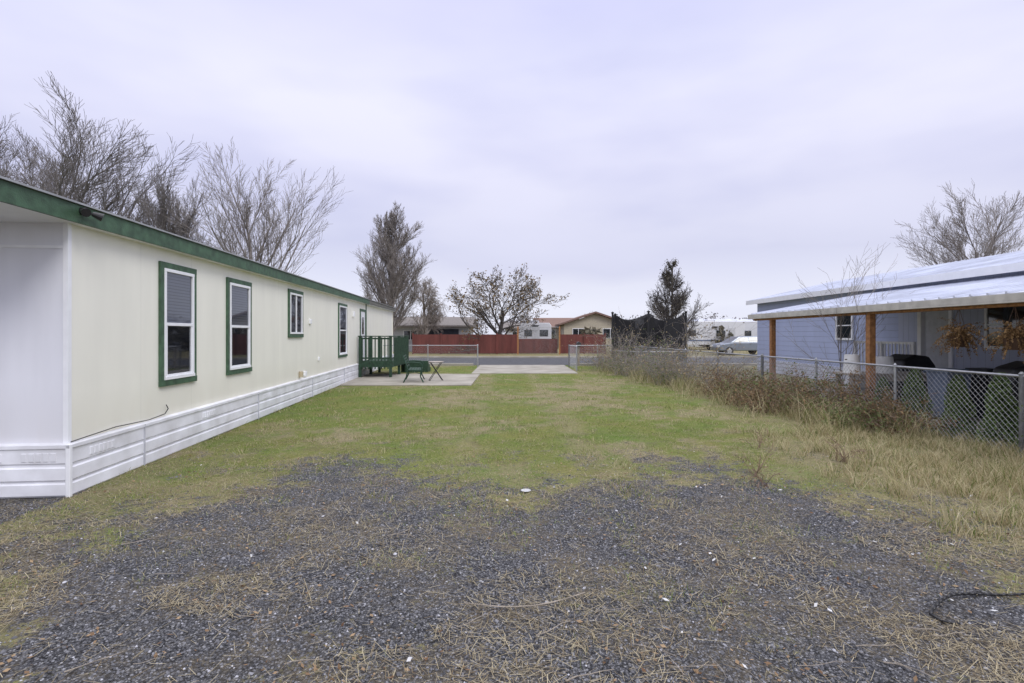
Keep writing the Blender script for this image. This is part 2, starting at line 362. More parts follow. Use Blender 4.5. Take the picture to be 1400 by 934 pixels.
v,f,c=merge(tp); npmesh('tall_dry_grass',v,f,BLADE,c)
def litter(N):
    y=2.2+7*RNG.random(N)**1.3;x=RNG.uniform(-1,1,N)*(y*1.05+.2)
    d=.06+ss(.47,.62,fbm(x,y,1.5,91))*(.5+.65*ss(-.5,-2.5,x+(y-3)*.3)+.5*ss(1.3,3,x))
    k=(RNG.random(N)<d)&(x>wallx(y)-9*(y<5.2));x=x[k];y=y[k];n=len(x)
    L=RNG.uniform(.015,.10,n)*(1+1.5*(RNG.random(n)<.06));a=RNG.uniform(0,3.14,n);w=RNG.uniform(.0006,.0019,n)
    dx=np.cos(a)*L*.5;dy=np.sin(a)*L*.5;nx_=-np.sin(a)*w;ny_=np.cos(a)*w; z=gz(x,y)+RNG.uniform(.008,.018,n);tl=RNG.uniform(-.012,.012,n)
    V=np.stack([np.stack([x-dx-nx_,y-dy-ny_,z-tl],-1),np.stack([x-dx+nx_,y-dy+ny_,z-tl],-1),np.stack([x+dx+nx_,y+dy+ny_,z+tl],-1),np.stack([x+dx-nx_,y+dy-ny_,z+tl],-1)],1).reshape(-1,3)
    F=np.arange(n*4).reshape(n,4);r=RNG.random((n,1));c=np.array([.20,.15,.09])*(1-r)+np.array([.56,.49,.33])*r
    return V,F,np.repeat(c,4,0)
v,f,c=litter(95000);npmesh('straw_litter',v,f,LEAF,c)
def leafquads(P,s,col,flat=0.0):
    n=len(P);u=RNG.normal(0,1,(n,3));u[:,2]*=(1-flat);u/=np.linalg.norm(u,axis=1)[:,None]+1e-9
    t=RNG.normal(0,1,(n,3));t[:,2]*=(1-flat);t-=u*(t*u).sum(1)[:,None];t/=np.linalg.norm(t,axis=1)[:,None]+1e-9
    s=s[:,None]; V=np.stack([P-u*s,P+t*s*.5,P+u*s,P-t*s*.5],1).reshape(-1,3)
    return V,np.arange(n*4).reshape(n,4),np.repeat(col,4,0)
n=4200;y=2.3+9*RNG.random(n)**1.3;x=RNG.uniform(-1,1,n)*(y*1.05);k=(x>wallx(y)+.1)&(fbm(x,y,1.1,23)>.42+.12*RNG.random(n));x=x[k];y=y[k];n=len(x)
r=RNG.random((n,1));v,f,c=leafquads(np.stack([x,y,gz(x,y)+.015],-1),RNG.uniform(.007,.022,n),np.array([.16,.09,.05])*(1-r)+np.array([.46,.33,.20])*r,.8)
npmesh('fallen_leaves',v,f,LEAF,c)
n=60;y=2.5+5*RNG.random(n);x=RNG.uniform(-1,1,n)*y;x=np.where(RNG.random(n)<.5,abs(x)*.9,x);k=x>wallx(y)+.3;x=x[k];y=y[k];n=len(x)
v,f,c=leafquads(np.stack([x,y,gz(x,y)+.02],-1),RNG.uniform(.010,.028,n),np.ones((n,3))*.75,.75);npmesh('paper_litter',v,f,LEAF,c)
mb=MB()
for i in range(90):
    yy=2.4+3.6*random.random();xx=random.uniform(-1,1)*yy
    if xx<-3.6: continue
    a=random.uniform(-.6,.6) if random.random()<.6 else random.uniform(0,3.1);L=random.uniform(.08,.3)
    p=Vector((xx,yy,float(gz(np.array(xx),np.array(yy)))+.018));r=random.uniform(.0015,.0035)
    for k in range(4):
        q=p+Vector((math.cos(a),math.sin(a),0))*L/4;q.z+=random.uniform(-.004,.006);mb.tube(p,q,r,r*.85,4);p=q;r*=.85;a+=random.uniform(-.35,.35)
p=Vector((-.3,3.2,.02));
for k in range(7):
    q=p+Vector((.11,.015*(k-2),random.uniform(-.003,.006)));mb.tube(p,q,.004,.0035,5);p=q
mb.build('fallen_twigs',WOODW)
# ---------------------------------------------------------------- pavements, road, kerb
mb=MB();mb.box(-6.2,-1.35,16.9,21.6,-.05,.03);mb.build('concrete_patio',CONC,bevel=.01)
mb=MB();mb.box(-1.75,2.85,22.1,28.0,-.05,.02);mb.build('concrete_driveway',CONC,bevel=.01)
mb=MB();mb.poly([(-300,28,.008),(300,28,.008),(300,36.5,.008),(-300,36.5,.008)]);mb.build('street',ASPH)
mb=MB()
mb.box(-200,-2.1,27.7,28,-.05,.12);mb.box(3.2,200,27.7,28,-.05,.12);mb.box(-200,200,36.5,36.8,-.05,.12);mb.build('kerb',CONC,bevel=.02)
# ---------------------------------------------------------------- mobile home
ang=math.atan2(.9957,-.0921); HM=TR(-4.67,5.38,0,ang); home=empty('mobile_home',HM)
LN=24.5;W=4.3
def box(nm,x0,x1,y0,y1,z0,z1,m,par=home,bev=0,**k):
    b=MB();b.box(x0,x1,y0,y1,z0,z1);return b.build(nm,m,par,bevel=bev,**k)
b=MB();b.poly([(0,0,.5),(0,0,2.93),(16.25,0,3.05),(16.25,0,.5)]);b.poly([(16.45,0.03,.5),(16.45,0.03,3.05),(LN,0.03,3.1),(LN,0.03,.5)])
b.poly([(0,W,.5),(LN,W,.5),(LN,W,3.1),(0,W,2.93)]);b.poly([(LN,0,.5),(LN,W,.5),(LN,W,3.1),(LN,0,3.1)]);b.build('side_walls',WALL,home)
b=MB();b.poly([(0,0,.5),(0,W,.5),(0,W,2.93),(0,W/2,3.3),(0,0,2.93)]);b.build('end_wall',WALLE,home)
box('end_wall_seam_strip',-.012,.0,-.0,W,2.60,2.63,VINYL)
box('joint_trim',16.25,16.45,-.012,.05,.5,3.04,GREEN)
box('corner_trim',-.015,.035,-.015,.035,.52,2.9,VINYL)
def loft(r0,r1,name,m,par,cap=True):
    b=MB();n=len(r0);b.v=list(r0)+list(r1)
    for k in range(n): b.f.append((k,(k+1)%n,n+(k+1)%n,n+k));b.m.append(0)
    if cap: b.f.append(tuple(range(n-1,-1,-1)));b.f.append(tuple(range(n,2*n)));b.m+=[0,0]
    return b.build(name,m,par)
def rq(x,y0,y1,z0,z1): return [(x,y0,z0),(x,y1,z0),(x,y1,z1),(x,y0,z1)]
loft(rq(-1.05,-.12,W+.12,2.86,2.875),rq(LN,-.12,W+.12,3.01,3.025),'soffit',VINYL,home)
loft([(-1.08,-.14,3.045),(-1.08,-.14,3.075),(-1.08,W/2,3.4),(-1.08,W+.14,3.075),(-1.08,W+.14,3.045)],[(LN,-.14,3.195),(LN,-.14,3.225),(LN,W/2,3.55),(LN,W+.14,3.225),(LN,W+.14,3.195)],'roof',ROOFD,home)
loft(rq(-1.06,-.15,-.12,2.855,3.04),rq(16.3,-.15,-.12,2.965,3.15),'green_fascia',GREEN,home)
loft(rq(16.32,-.15,-.12,2.99,3.14),rq(LN,-.15,-.12,3.03,3.18),'rear_fascia',mat('grey_brown_fascia',(.12,.12,.10),.6),home)
loft(rq(-1.08,-.175,-.12,3.045,3.065),rq(LN,-.175,-.12,3.20,3.22),'drip_edge',mat('metal_drip_edge',(.35,.36,.36),.4,metal=.4),home)
box('front_fascia',-1.09,-1.06,-.15,W+.15,2.855,3.05,GREEN)
prof=[(0.030,.0),(0.045,.02),(0.045,.13),(0.03,.145),(.03,.165),(.05,.18),(.05,.30),(.032,.315),(.032,.34),(.048,.355),(.048,.475),(.05,.50),(.062,.51),(.062,.545),(.0,.56)]
b=MB()
for (o0,z0),(o1,z1) in zip(prof[:-1],prof[1:]):
    b.poly([(-o0,-o0,z0),(LN,-o0,z0),(LN,-o1,z1),(-o1,-o1,z1)])
    b.poly([(-o0,W,z0),(-o0,-o0,z0),(-o1,-o1,z1),(-o1,W,z1)])
b.build('ribbed_skirting',SKIRT,home)
b=MB();b.box(-.062,-.02,-.066,-.02,0,.55);b.build('skirting_corner_post',VINYL,home,bevel=.006)
b=MB()
for xx in list(np.arange(.25,LN,2.44)):
    for k in range(6): b.box(xx+k*.07,xx+k*.07+.05,-.056,-.04,.375,.46)
for yy in (.08,.6,1.2):
    for k in range(5): b.box(-.056,-.04,yy+k*.07,yy+k*.07+.05,.375,.46)
b.build('skirting_vents',SKIRT,home,bevel=.003)
b=MB()
for xx in np.arange(1.2,LN,3.66): b.box(xx,xx+.004,-.068,-.045,.0,.545)
b.build('skirting_seams',mat('seam_grey',(.45,.46,.5),.6),home)  # thin grey strips marking the skirting panel joints
def window(x0,x1,z0,z1,par=home,blind=.5,trim=.085,sliderx=False,pre='window'):
    b=MB();y0,y1=-.035,0.001
    b.box(x0,x1,y0,y1,z1-trim,z1);b.box(x0,x1,y0-.006,y1,z0,z0+trim);b.box(x0,x0+trim,y0+.003,y1,z0+trim,z1-trim);b.box(x1-trim,x1,y0+.003,y1,z0+trim,z1-trim)
    b.build(pre+'_trim',GREEN,par,bevel=.004)
    a0,a1,c0,c1=x0+trim,x1-trim,z0+trim,z1-trim;b=MB();fw=.045
    b.box(a0,a1,-.045,-.001,c1-fw,c1);b.box(a0,a1,-.055,-.001,c0,c0+fw);b.box(a0,a0+fw,-.043,-.001,c0+fw,c1-fw);b.box(a1-fw,a1,-.043,-.001,c0+fw,c1-fw)
    mz=(c0+c1)/2
    if sliderx: b.box((a0+a1)/2-.02,(a0+a1)/2+.02,-.04,-.001,c0+fw,c1-fw)
    else:
        b.box(a0+fw,a1-fw,-.042,-.001,mz-.022,mz+.022)
        for (p,q) in ((c0+fw,mz-.022),):
            b.box(a0+fw,a0+fw+.028,-.036,-.001,p,q);b.box(a1-fw-.028,a1-fw,-.036,-.001,p,q);b.box(a0+fw+.028,a1-fw-.028,-.036,-.001,p,p+.028)
    b.build(pre+'_frame',VINYL,par,bevel=.003)
    b=MB();b.poly([(a0+.01,-.02,c0+.01),(a1-.01,-.02,c0+.01),(a1-.01,-.02,c1-.01),(a0+.01,-.02,c1-.01)]);b.build(pre+'_glass',GLASS,par)
    b=MB();b.poly([(a0+.01,-.004,c0+.01),(a1-.01,-.004,c0+.01),(a1-.01,-.004,c1-.01),(a0+.01,-.004,c1-.01)]);b.build(pre+'_dark_backing',DARKIN,par)  # flat dark backing sheet, room shade painted behind the glass
    if blind>0:
        b=MB();zb=c1-(c1-c0)*blind;b.poly([(a0+.02,-.007,zb),(a1-.02,-.007,zb),(a1-.02,-.007,c1-.02),(a0+.02,-.007,c1-.02)]);b.build(pre+'_blind',BLIND,par)
window(1.6,2.54,.98,2.70,blind=.52);window(3.58,4.60,.98,2.70,blind=.5);window(6.72,7.80,1.62,2.78,blind=.0,sliderx=True);window(11.53,12.75,.92,2.74,blind=.45)
b=MB();b.box(15.05,15.15,-.03,.001,.62,2.72,0);b.box(16.05,16.15,-.03,.001,.62,2.72,0);b.box(15.15,16.05,-.03,.001,2.62,2.72,0);b.box(15.15,16.05,-.015,.001,.62,2.62,1);b.box(15.4,15.8,-.02,-.014,1.7,2.4,2);b.tube((15.98,-.06,1.6),(15.98,-.015,1.6),.025,.025,8,3)
b.build('entry_door',[GREEN,VINYL,DGLASS,GALV],home)
b=MB();b.tube((-.02,-.15,2.99),(-.02,-.20,2.99),.04,.04,12)
for s in (-1,1):
    b.tube((-.02,-.19,2.99),(-.02+s*.08,-.22,2.97),.015,.015,8);b.tube((-.02+s*.07,-.21,2.98),(-.02+s*.12,-.28,2.95),.024,.045,12)
b.build('floodlight',BLACK,home,smooth=False)
b=MB();b.box(8.35,8.5,-.05,0,1.98,2.1);b.box(9.2,9.3,-.04,0,.95,1.05);b.box(13.7,13.85,-.07,0,2.35,2.55);b.box(7.9,8.02,-.06,0,.62,.74);b.build('outlet_boxes',VINYL,home,bevel=.008)
b=MB();b.tube((7.55,-.05,.62),(7.55,-.05,.76),.05,.05,10);b.build('dryer_vent',mat('tan_vent',(.45,.38,.26),.5),home)
b=MB();pts=[(1.75,-.02,.72),(1.78,-.03,.66),(1.70,-.03,.60),(1.35,-.025,.575),(.7,-.03,.60),(0.02,-.02,.565)]
b.path([(a,c,d) for a,c,d in pts],.006,6);b.build('wall_cable',BLACK,home)
# ---------------------------------------------------------------- deck
dk=empty('entry_deck',TR(-5.95,19.9,0,0))
b=MB();x1=1.28;y1=3.0
b.box(0.0,x1,0,y1,.58,.62)
for k in range(9): b.box(0,x1,.005+k*.333,.325+k*.333,.62,.645)
b.box(0,x1,-.04,0,.42,.66);b.box(x1,x1+.04,-.04,y1,.42,.66)
for px_ in (0.05,x1-.05): 
    for py_ in (.0,1.5,y1-.1): b.box(px_-.05,px_+.05,py_-.05,py_+.05,0,1.62)
b.box(-.02,x1+.06,-.08,.08,1.60,1.64);b.box(x1-.12,x1+.06,.08,y1,1.60,1.64)
b.box(0,x1,-.03,.0+.01,.74,.80);b.box(0,x1,-.03,.01,1.50,1.56)
k=0.12
while k<x1-.1: b.box(k,k+.045,-.055,-.03,.35,1.58);k+=.125
k=.15
while k<y1: b.box(x1+.04,x1+.065,k,k+.045,.45,1.58);k+=.125
b.box(x1+.01,x1+.035,.05,y1,.74,.80)
for i in range(3): b.box(x1-.3,x1+.9,3.02+i*.28,3.3+i*.28,.0,.5-.16*i)
b.build('deck_frame',DKGREEN,dk,bevel=.004)
# ---------------------------------------------------------------- bench and table
bn=empty('park_bench',TR(-3.45,18.3,.03,math.radians(8)))
b=MB()
for k in range(5): b.box(-.22+k*.095,-.145+k*.095,-.6,.6,.42,.445)
for k in range(5):
    z=.52+k*.085; xo=-.26-.03*k; b.box(xo-.012,xo+.012,-.6,.6,z,z+.06)
b.build('slats',DKGREEN,bn,bevel=.005)
b=MB()
for yy in (-.62,.62):
    b.path([(-.22,yy,.43),(-.30,yy,.65),(-.40,yy,.93)],.02,8);b.path([(-.22,yy,.43),(.25,yy,.42)],.02,8)
    b.path([(-.24,yy,.42),(-.28,yy,.2),(-.38,yy,.0)],.022,8);b.path([(.22,yy,.42),(.20,yy,.2),(.30,yy,.0)],.022,8)
    b.path([(-.33,yy,.68),(-.1,yy,.70),(.18,yy,.68),(.26,yy,.60),(.22,yy,.43)],.018,8);b.path([(-.26,yy,.3),(0,yy,.36),(.2,yy,.3)],.012,6)
b.build('cast_iron_ends',mat('dark_green_iron',(.02,.06,.035),.4,.2,metal=.3),bn)
tb=empty('folding_table',TR(-2.75,18.5,.03,.3));b=MB();b.lathe((0,0,.66),[(.26,0),(.28,.012),(.28,.02),(.25,.025)],24);b.build('round_top',mat('tan_tabletop',(.42,.36,.3),.5),tb)
b=MB()
for s in (-1,1):
    b.path([(-.24,s*.12,0),(.2,s*.12,.66)],.012,6);b.path([(.24,s*.12,0),(-.2,s*.12,.66)],.012,6)
b.path([(-.24,-.12,.01),(-.24,.12,.01)],.01,6);b.path([(.24,-.12,.01),(.24,.12,.01)],.01,6);b.build('crossed_legs',BLACK,tb)
# ---------------------------------------------------------------- chain link fences
def chain(name,pts,h=1.12,post=2.4,pitch=.07,wr=.0016,par=None,ends=True):
    root=empty(name); P=MB();Wm=MB()
    for (x0,y0),(x1,y1) in zip(pts[:-1],pts[1:]):
        L=math.hypot(x1-x0,y1-y0);n=max(1,round(L/post))
        for k in range(n+1):
            t=k/n;px,py=x0+(x1-x0)*t,y0+(y1-y0)*t;r=.034 if k in(0,n) else .024
            P.tube((px,py,-.1),(px,py,h+.03),r,r,10);P.tube((px,py,h+.03),(px,py,h+.06),r*1.15,r*.5,10)
        P.tube((x0,y0,h),(x1,y1,h),.019,.019,8);
        d=Vector((x1-x0,y1-y0,0))/L;nn=Vector((-d.y,d.x,0))*.026;o=Vector((x0,y0,0))
        k=-h
        H=h-.05
        while k<L:
            for sgn in (1,-1):
                a0=k;a1=k+H
                if sgn<0:a0,a1=k+H,k
                p=[a0,.05];q=[a1,.05+H]
                def clip(p,q):
                    if p[0]<0: t=(0-p[0])/(q[0]-p[0]);p=[0,p[1]+t*(q[1]-p[1])]
                    if p[0]>L: t=(L-p[0])/(q[0]-p[0]);p=[L,p[1]+t*(q[1]-p[1])]
                    return p
                if max(a0,a1)<=0 or min(a0,a1)>=L: continue
                p2=clip(p,q);q2=clip(q,p)
                off=nn+Vector((-d.y,d.x,0))*(.003*sgn)
                Wm.tube(o+d*p2[0]+off+Vector((0,0,p2[1])),o+d*q2[0]+off+Vector((0,0,q2[1])),wr,wr,3,0,False)
            k+=pitch
    P.build('posts_and_rail',GALV,root);Wm.build('mesh_wire',WIRE,root);return root
chain('chain_link_fence',[(5.9,26.4),(6.6,13.5),(7.05,7.08),(7.2,4.5)],wr=.0026,pitch=.088)
chain('chain_link_fence',[(-6.9,26.4),(-1.77,26.4)],pitch=.1,wr=.002,post=2.5)
chain('chain_link_fence',[(2.94,26.4),(5.9,26.4)],pitch=.1,wr=.002,post=1.5)
chain('chain_link_gate',[(2.94,26.4),(2.98,23.6)],pitch=.1,wr=.002,post=2.8)
chain('chain_link_gate',[(.5,43.2),(4.0,43.2)],h=2.3,pitch=.12,wr=.003,post=3.5)
# ---------------------------------------------------------------- trees
def grow(seed,H,r0,trunk,levels,kids,ang,ratio,wob,up,start=.35,droop=0,lean=(0,0),minr=.004,taper=.45,conic=.45):
    R=random.Random(seed);segs=[];tips=[]
    def nrm(a):
        l=math.sqrt(a[0]**2+a[1]**2+a[2]**2)+1e-9;return (a[0]/l,a[1]/l,a[2]/l)
    def br(p,d,L,r,lev):
        n=7 if lev==0 else (6 if lev<3 else 4)
        for i in range(n):
            w=wob*(1 if lev else .4);u=up*(1 if lev else .3)-droop*(lev>=3)
            d=nrm((d[0]+R.gauss(0,w),d[1]+R.gauss(0,w),d[2]+R.gauss(0,w)+u))
            q=(p[0]+d[0]*L/n,p[1]+d[1]*L/n,p[2]+d[2]*L/n)
            ra=max(minr,r*(1-taper*i/n*1.3));rb=max(minr*.8,r*(1-taper*(i+1)/n*1.3))
            segs.append((*p,*q,ra,rb,lev));p=q
            if lev<levels and (i+1)/n>(start if lev==0 else .15):
                k=kids[lev]
                k=int(k)+(R.random()<k-int(k))
                for _ in range(k):
                    a=R.uniform(0,6.283);t=ang[lev]*R.uniform(.7,1.25)
                    b1=nrm((d[1],-d[0],.01));b2=(d[1]*b1[2]-d[2]*b1[1],d[2]*b1[0]-d[0]*b1[2],d[0]*b1[1]-d[1]*b1[0])
                    c,s=math.cos(t),math.sin(t)
                    dd=tuple(d[j]*c+(b1[j]*math.cos(a)+b2[j]*math.sin(a))*s for j in range(3))
                    f=1-conic*(i/n) if lev==0 else 1-.3*(i/n)
                    br(p,nrm(dd),L*ratio[lev]*f*R.uniform(.75,1.15),max(minr,rb*R.uniform(.42,.6)),lev+1)
        if lev>=levels: tips.append(p)
    br((0,0,-.1),nrm((lean[0],lean[1],1)),trunk,r0,0)
    A=np.array(segs);z=A[:,5].max();A[:,:6]*=H/z;A[:,6:8]=np.maximum(A[:,6:8]*min(1.2,H/z),minr*.8)
    return A,np.array(tips)*H/z
def tubes(A):
    Vs=[];Fs=[];off=0
    for lo,hi,k in ((0,1,8),(1,2,5),(2,9,3)):
        B=A[(A[:,8]>=lo)&(A[:,8]<hi)]
        if not len(B):continue
        p=B[:,:3];q=B[:,3:6];d=q-p;d/=np.linalg.norm(d,axis=1)[:,None]+1e-9
        ref=np.where(np.abs(d[:,2:3])<.9,np.array([[0,0,1.]]),np.array([[1.,0,0]]))
        a=np.cross(d,ref);a/=np.linalg.norm(a,axis=1)[:,None];b=np.cross(d,a);V=[]
        for c,r in ((p,B[:,6]),(q+d*B[:,7:8]*.3,B[:,7])):
            for j in range(k):
                t=2*math.pi*j/k;V.append(c+(a*math.cos(t)+b*math.sin(t))*r[:,None])
        V=np.stack(V,1);n=len(B);Vs.append(V.reshape(-1,3))
        Fb=np.array([[j,(j+1)%k,k+(j+1)%k,k+j] for j in range(k)])
        Fs.append((np.arange(n)[:,None,None]*2*k+Fb[None]).reshape(-1,4)+off);off+=n*2*k
    return np.concatenate(Vs),np.concatenate(Fs)
def tree(name,x,y,width=None,leaves=None,bark=BARK,**k):
    A,T=grow(**k)
    if width:
        e=np.percentile(np.sqrt(A[:,3]**2+A[:,4]**2),98);s=width/2/e;A[:,[0,1,3,4]]*=s;T[:,:2]*=s
    V,F=tubes(A)
    if leaves is None:
        o=npmesh(name,V,F,bark);o.location=(x,y,0);return o
    root=empty(name,TR(x,y));npmesh('trunk_and_limbs',V,F,bark,parent=root)
    per,s,c0,c1,frac,sp=leaves;T=T[RNG.random(len(T))<frac];P=np.repeat(T,per,0)+RNG.normal(0,sp,(len(T)*per,3));r=RNG.random((len(P),1))
    v,f,c=leafquads(P,RNG.uniform(s*.5,s*1.3,len(P)),np.array(c0)*(1-r)+np.array(c1)*r);npmesh('foliage',v,f,LEAF,c,parent=root);return root
big=dict(trunk=8,r0=.26,levels=4,kids=[2.5,1.6,1.45,1.3],ang=[.66,.5,.5,.5],ratio=[.85,.55,.5,.55],wob=.05,up=.045,start=.12,minr=.0085,conic=.6)
tree('bare_maple_tree',-26.8,30,width=13.5,seed=3,H=15.6,**big)
tree('bare_maple_tree',-20.9,31,width=8.5,seed=8,H=12.2,**big)
tree('bare_maple_tree',-36,36,width=14,seed=5,H=17,**big)
tree('bare_maple_tree',-16.1,32,width=9,seed=12,H=13.3,bark=BARKL,**{**big,'kids':[2.2,1.5,1.3,1.1],'r0':.2,'start':.18,'ang':[.55,.45,.5,.5]})
tree('bare_poplar_tree',-10.9,45,width=6.0,seed=23,H=13.2,trunk=10,r0=.25,levels=4,kids=[4.4,1.7,1.5,1.3],ang=[.5,.4,.45,.5],ratio=[.46,.5,.5,.55],wob=.05,up=.08,start=.05,minr=.010,conic=.72,bark=BARKL)
tree('bare_willow_tree',-7.9,47,width=4.6,seed=25,H=7.2,trunk=6,r0=.22,levels=4,kids=[2.4,1.5,1.4,1.2],ang=[.9,.7,.6,.5],ratio=[.5,.6,.6,.7],wob=.07,up=.05,droop=.22,start=.2,minr=.010,bark=mat('tan_twig_bark',(.28,.245,.215),.9,.2))
tree('leafy_brown_tree',-1.2,45.6,width=10.8,seed=34,H=8.0,leaves=(3,.11,(.14,.105,.06),(.30,.22,.12),.4,.16),bark=BARKD,trunk=4.2,r0=.28,levels=4,kids=[1.6,1.3,1.15,1.0],ang=[.85,.65,.6,.6],ratio=[1.15,.6,.5,.5],wob=.11,up=.04,start=.1,minr=.014)
tree('bare_conical_tree',14.1,45,width=5.2,seed=41,H=8.2,leaves=(2,.07,(.08,.075,.05),(.16,.14,.10),.2,.15),bark=BARKD,trunk=8,r0=.16,levels=3,kids=[8,1.8,1.8],ang=[1.1,.6,.6],ratio=[.46,.5,.5],wob=.06,up=.05,start=.08,minr=.012,conic=1.0)
tree('bare_maple_tree',32.2,35,width=8.6,seed=52,H=12.2,bark=BARKL,**{**big,'kids':[2.2,1.5,1.4,1.2],'r0':.2,'start':.25})
tree('bare_sapling',7.75,12.1,width=3.2,seed=66,H=3.9,trunk=3.4,r0=.03,levels=3,kids=[1.8,.9,.6],ang=[.6,.4,.4],ratio=[.85,.5,.5],wob=.04,up=.04,start=.05,minr=.0036,bark=BARKL)
def treeline(name,y0,x0,x1,hh,n,col0,col1,seed):
    r=np.random.default_rng(seed)
    cx=r.uniform(x0,x1,n);hs=r.uniform(.5,1,n)*hh
    per=260;a=r.normal(0,1,(n*per,3));a/=np.linalg.norm(a,axis=1)[:,None]+1e-9;a*=r.random((n*per,1))**.4
    P=np.stack([np.repeat(cx,per)+a[:,0]*np.repeat(hs,per)*.55,y0+a[:,1]*3+np.repeat(r.uniform(-8,8,n),per),np.repeat(hs,per)*.52+a[:,2]*np.repeat(hs,per)*.5],-1)
    t=r.random((len(P),1));v,f,c=leafquads(P,r.uniform(.15,.5,len(P)),np.array(col0)*(1-t)+np.array(col1)*t);npmesh(name,v,f,LEAF,c)
treeline('distant_trees',150,-60,150,8.5,95,(.16,.15,.16),(.26,.24,.25),3)
treeline('distant_shrubs',62,-30,60,2.6,36,(.07,.07,.05),(.16,.14,.10),4)
# ---------------------------------------------------------------- neighbour home and covered patio
nh=empty('blue_manufactured_home')
def nbox(nm,*a,m=None,bev=0): 
    b=MB();b.box(*a);return b.build(nm,m,nh,bevel=bev)
nbox('side_wall',11.5,19,3,24,.55,3.15,m=BLUESID)
nbox('patio_wall',11.47,11.5,3,15.2,.55,3.14,m=BLUEVERT)
nbox('block_skirting',11.45,18.9,3.05,23.9,0,.55,m=BRICKW)
b=MB();b.extr([(11.15,24.3,3.13),(11.15,24.3,3.25),(15.1,24.3,4.15),(19.1,24.3,3.25),(19.1,24.3,3.13)],(0,-22,0));b.build('metal_roof',METROOF,nh)
b=MB()
for k in range(72):
    yy=2.4+k*.305; b.extr([(11.14,yy,3.252),(11.14,yy,3.285),(15.1,yy,4.185),(15.1,yy,4.152)],(0,.03,0))
b.build('roof_ribs',METROOF,nh)
nbox('eave_trim',11.1,11.15,2.3,24.3,3.08,3.27,m=VINYL)
def nwin(y0,y1,z0,z1):
    b=MB();x=11.43
    b.box(x,x+.06,y0,y1,z0,z0+.07);b.box(x,x+.06,y0,y1,z1-.07,z1);b.box(x,x+.06,y0,y0+.07,z0+.07,z1-.07);b.box(x,x+.06,y1-.07,y1,z0+.07,z1-.07);b.box(x+.01,x+.05,y0+.07,y1-.07,(z0+z1)/2-.02,(z0+z1)/2+.02);b.box(x+.025,x+.05,y0+.07,y1-.07,z0+.07,z1-.07,1);b.build('window',[VINYL,DGLASS],nh)
nwin(17.2,18.1,1.5,2.5);nwin(11.2,12.4,1.35,2.5);nwin(8.2,9.4,1.3,2.5)
b=MB();b.box(11.42,11.47,13.3,13.4,.6,2.7,0);b.box(11.42,11.47,14.3,14.4,.6,2.7,0);b.box(11.42,11.47,13.4,14.3,2.6,2.7,0);b.box(11.44,11.47,13.4,14.3,.6,2.6,1);b.build('door',[VINYL,GREYW],nh)
b=MB();b.box(10.4,11.4,13.2,15.6,.45,.55)
for k in range(3): b.box(10.4,11.4,15.6+.28*k,15.88+.28*k,0,.42-.14*k)
for yy in (13.25,14.4,15.5): b.box(10.36,10.44,yy-.04,yy+.04,0,1.5)
b.box(10.37,10.43,13.2,15.5,1.43,1.5);k=13.35
while k<15.4: b.box(10.385,10.415,k,k+.03,.55,1.43);k+=.13
b.box(10.3,10.42,12.9,13.02,0,2.75)
b.build('porch_steps',VINYL,nh,bevel=.004)
aw=empty('patio_cover')
def az(x): return 2.30+(x-7.55)*.175
b=MB();b.extr([(7.5,16.2,az(7.5)),(7.5,16.2,az(7.5)+.03),(11.4,16.2,az(11.4)+.03),(11.4,16.2,az(11.4))],(0,-13.7,0));b.build('roof_sheet',METROOF,aw)
b=MB()
for k in range(45):
    yy=2.55+k*.305;b.extr([(7.48,yy,az(7.48)+.032),(7.48,yy,az(7.48)+.062),(11.4,yy,az(11.4)+.062),(11.4,yy,az(11.4)+.032)],(0,.035,0))
b.build('roof_ribs',METROOF,aw)
b=MB();b.box(7.46,7.5,2.5,16.2,2.2,2.31);b.box(7.46,7.56,2.5,16.2,2.17,2.2);b.build('gutter',mat('cream_gutter',(.52,.50,.44),.5),aw,bevel=.004)
b=MB();b.box(7.58,7.70,2.6,16.1,2.12,2.27)
for k in range(12): 
    yy=3+k*1.18;b.extr([(7.6,yy,2.16),(7.6,yy,2.29),(11.35,yy,az(11.35)-.02),(11.35,yy,az(11.35)-.15)],(0,.05,0))
b.build('beam_and_rafters',WOODP,aw,bevel=.004)
b=MB()
for yy in (4.2,10.9,15.0): b.box(7.57,7.70,yy-.065,yy+.065,0,2.12)
b.build('posts',WOODP,aw,bevel=.006)
mb=MB();mb.poly([(7.9,2.5,.012),(11.4,2.5,.012),(11.4,16,.012),(7.9,16,.012)]);mb.build('patio_slab',CONC)
tb=empty('wooden_table');b=MB();b.box(7.3,9.9,11.05,11.7,.80,.85)
for xx in (7.36,9.75):
    for yy in (11.1,11.58): b.box(xx,xx+.08,yy,yy+.08,0,.80)
b.box(7.4,9.9,11.07,11.1,.68,.80);b.build('top_and_legs',WOODW,tb,bevel=.006)
def bucket(x,y,z,r,h,flip=False):
    b=MB();p=[(r*.82,0),(r,h*.93),(r*1.06,h*.93),(r*1.06,h),(r*.93,h),(r*.78,.02)]
    if flip:p=[(a,h-c) for a,c in p[:4]][::-1]
    b.lathe((0,0,0),p,24);o=b.build('white_bucket',WHITEP,M=TR(x,y,z),smooth=False);return o
bucket(7.50,11.3,.85,.17,.40,True);bucket(8.20,11.3,.85,.21,.36,True);bucket(6.05,12.9,.0,.16,.36)
def grill(x,y,r):
    gr=empty('covered_grill',TR(x,y,0,r));b=MB()
    b.extr([(-.5,-.3,.1),(-.5,-.3,.85),(-.42,-.3,1.1),(-.1,-.3,1.22),(.3,-.3,1.18),(.5,-.3,.95),(.52,-.3,.1)],(0,.6,0));b.build('cover',BLACK,gr,bevel=.06,seg=3)
    b=MB()
    for s in (-.4,.4): b.tube((s,-.28,.09),(s,-.2,.09),.09,.09,14)
    b.build('wheels',RUB,gr)
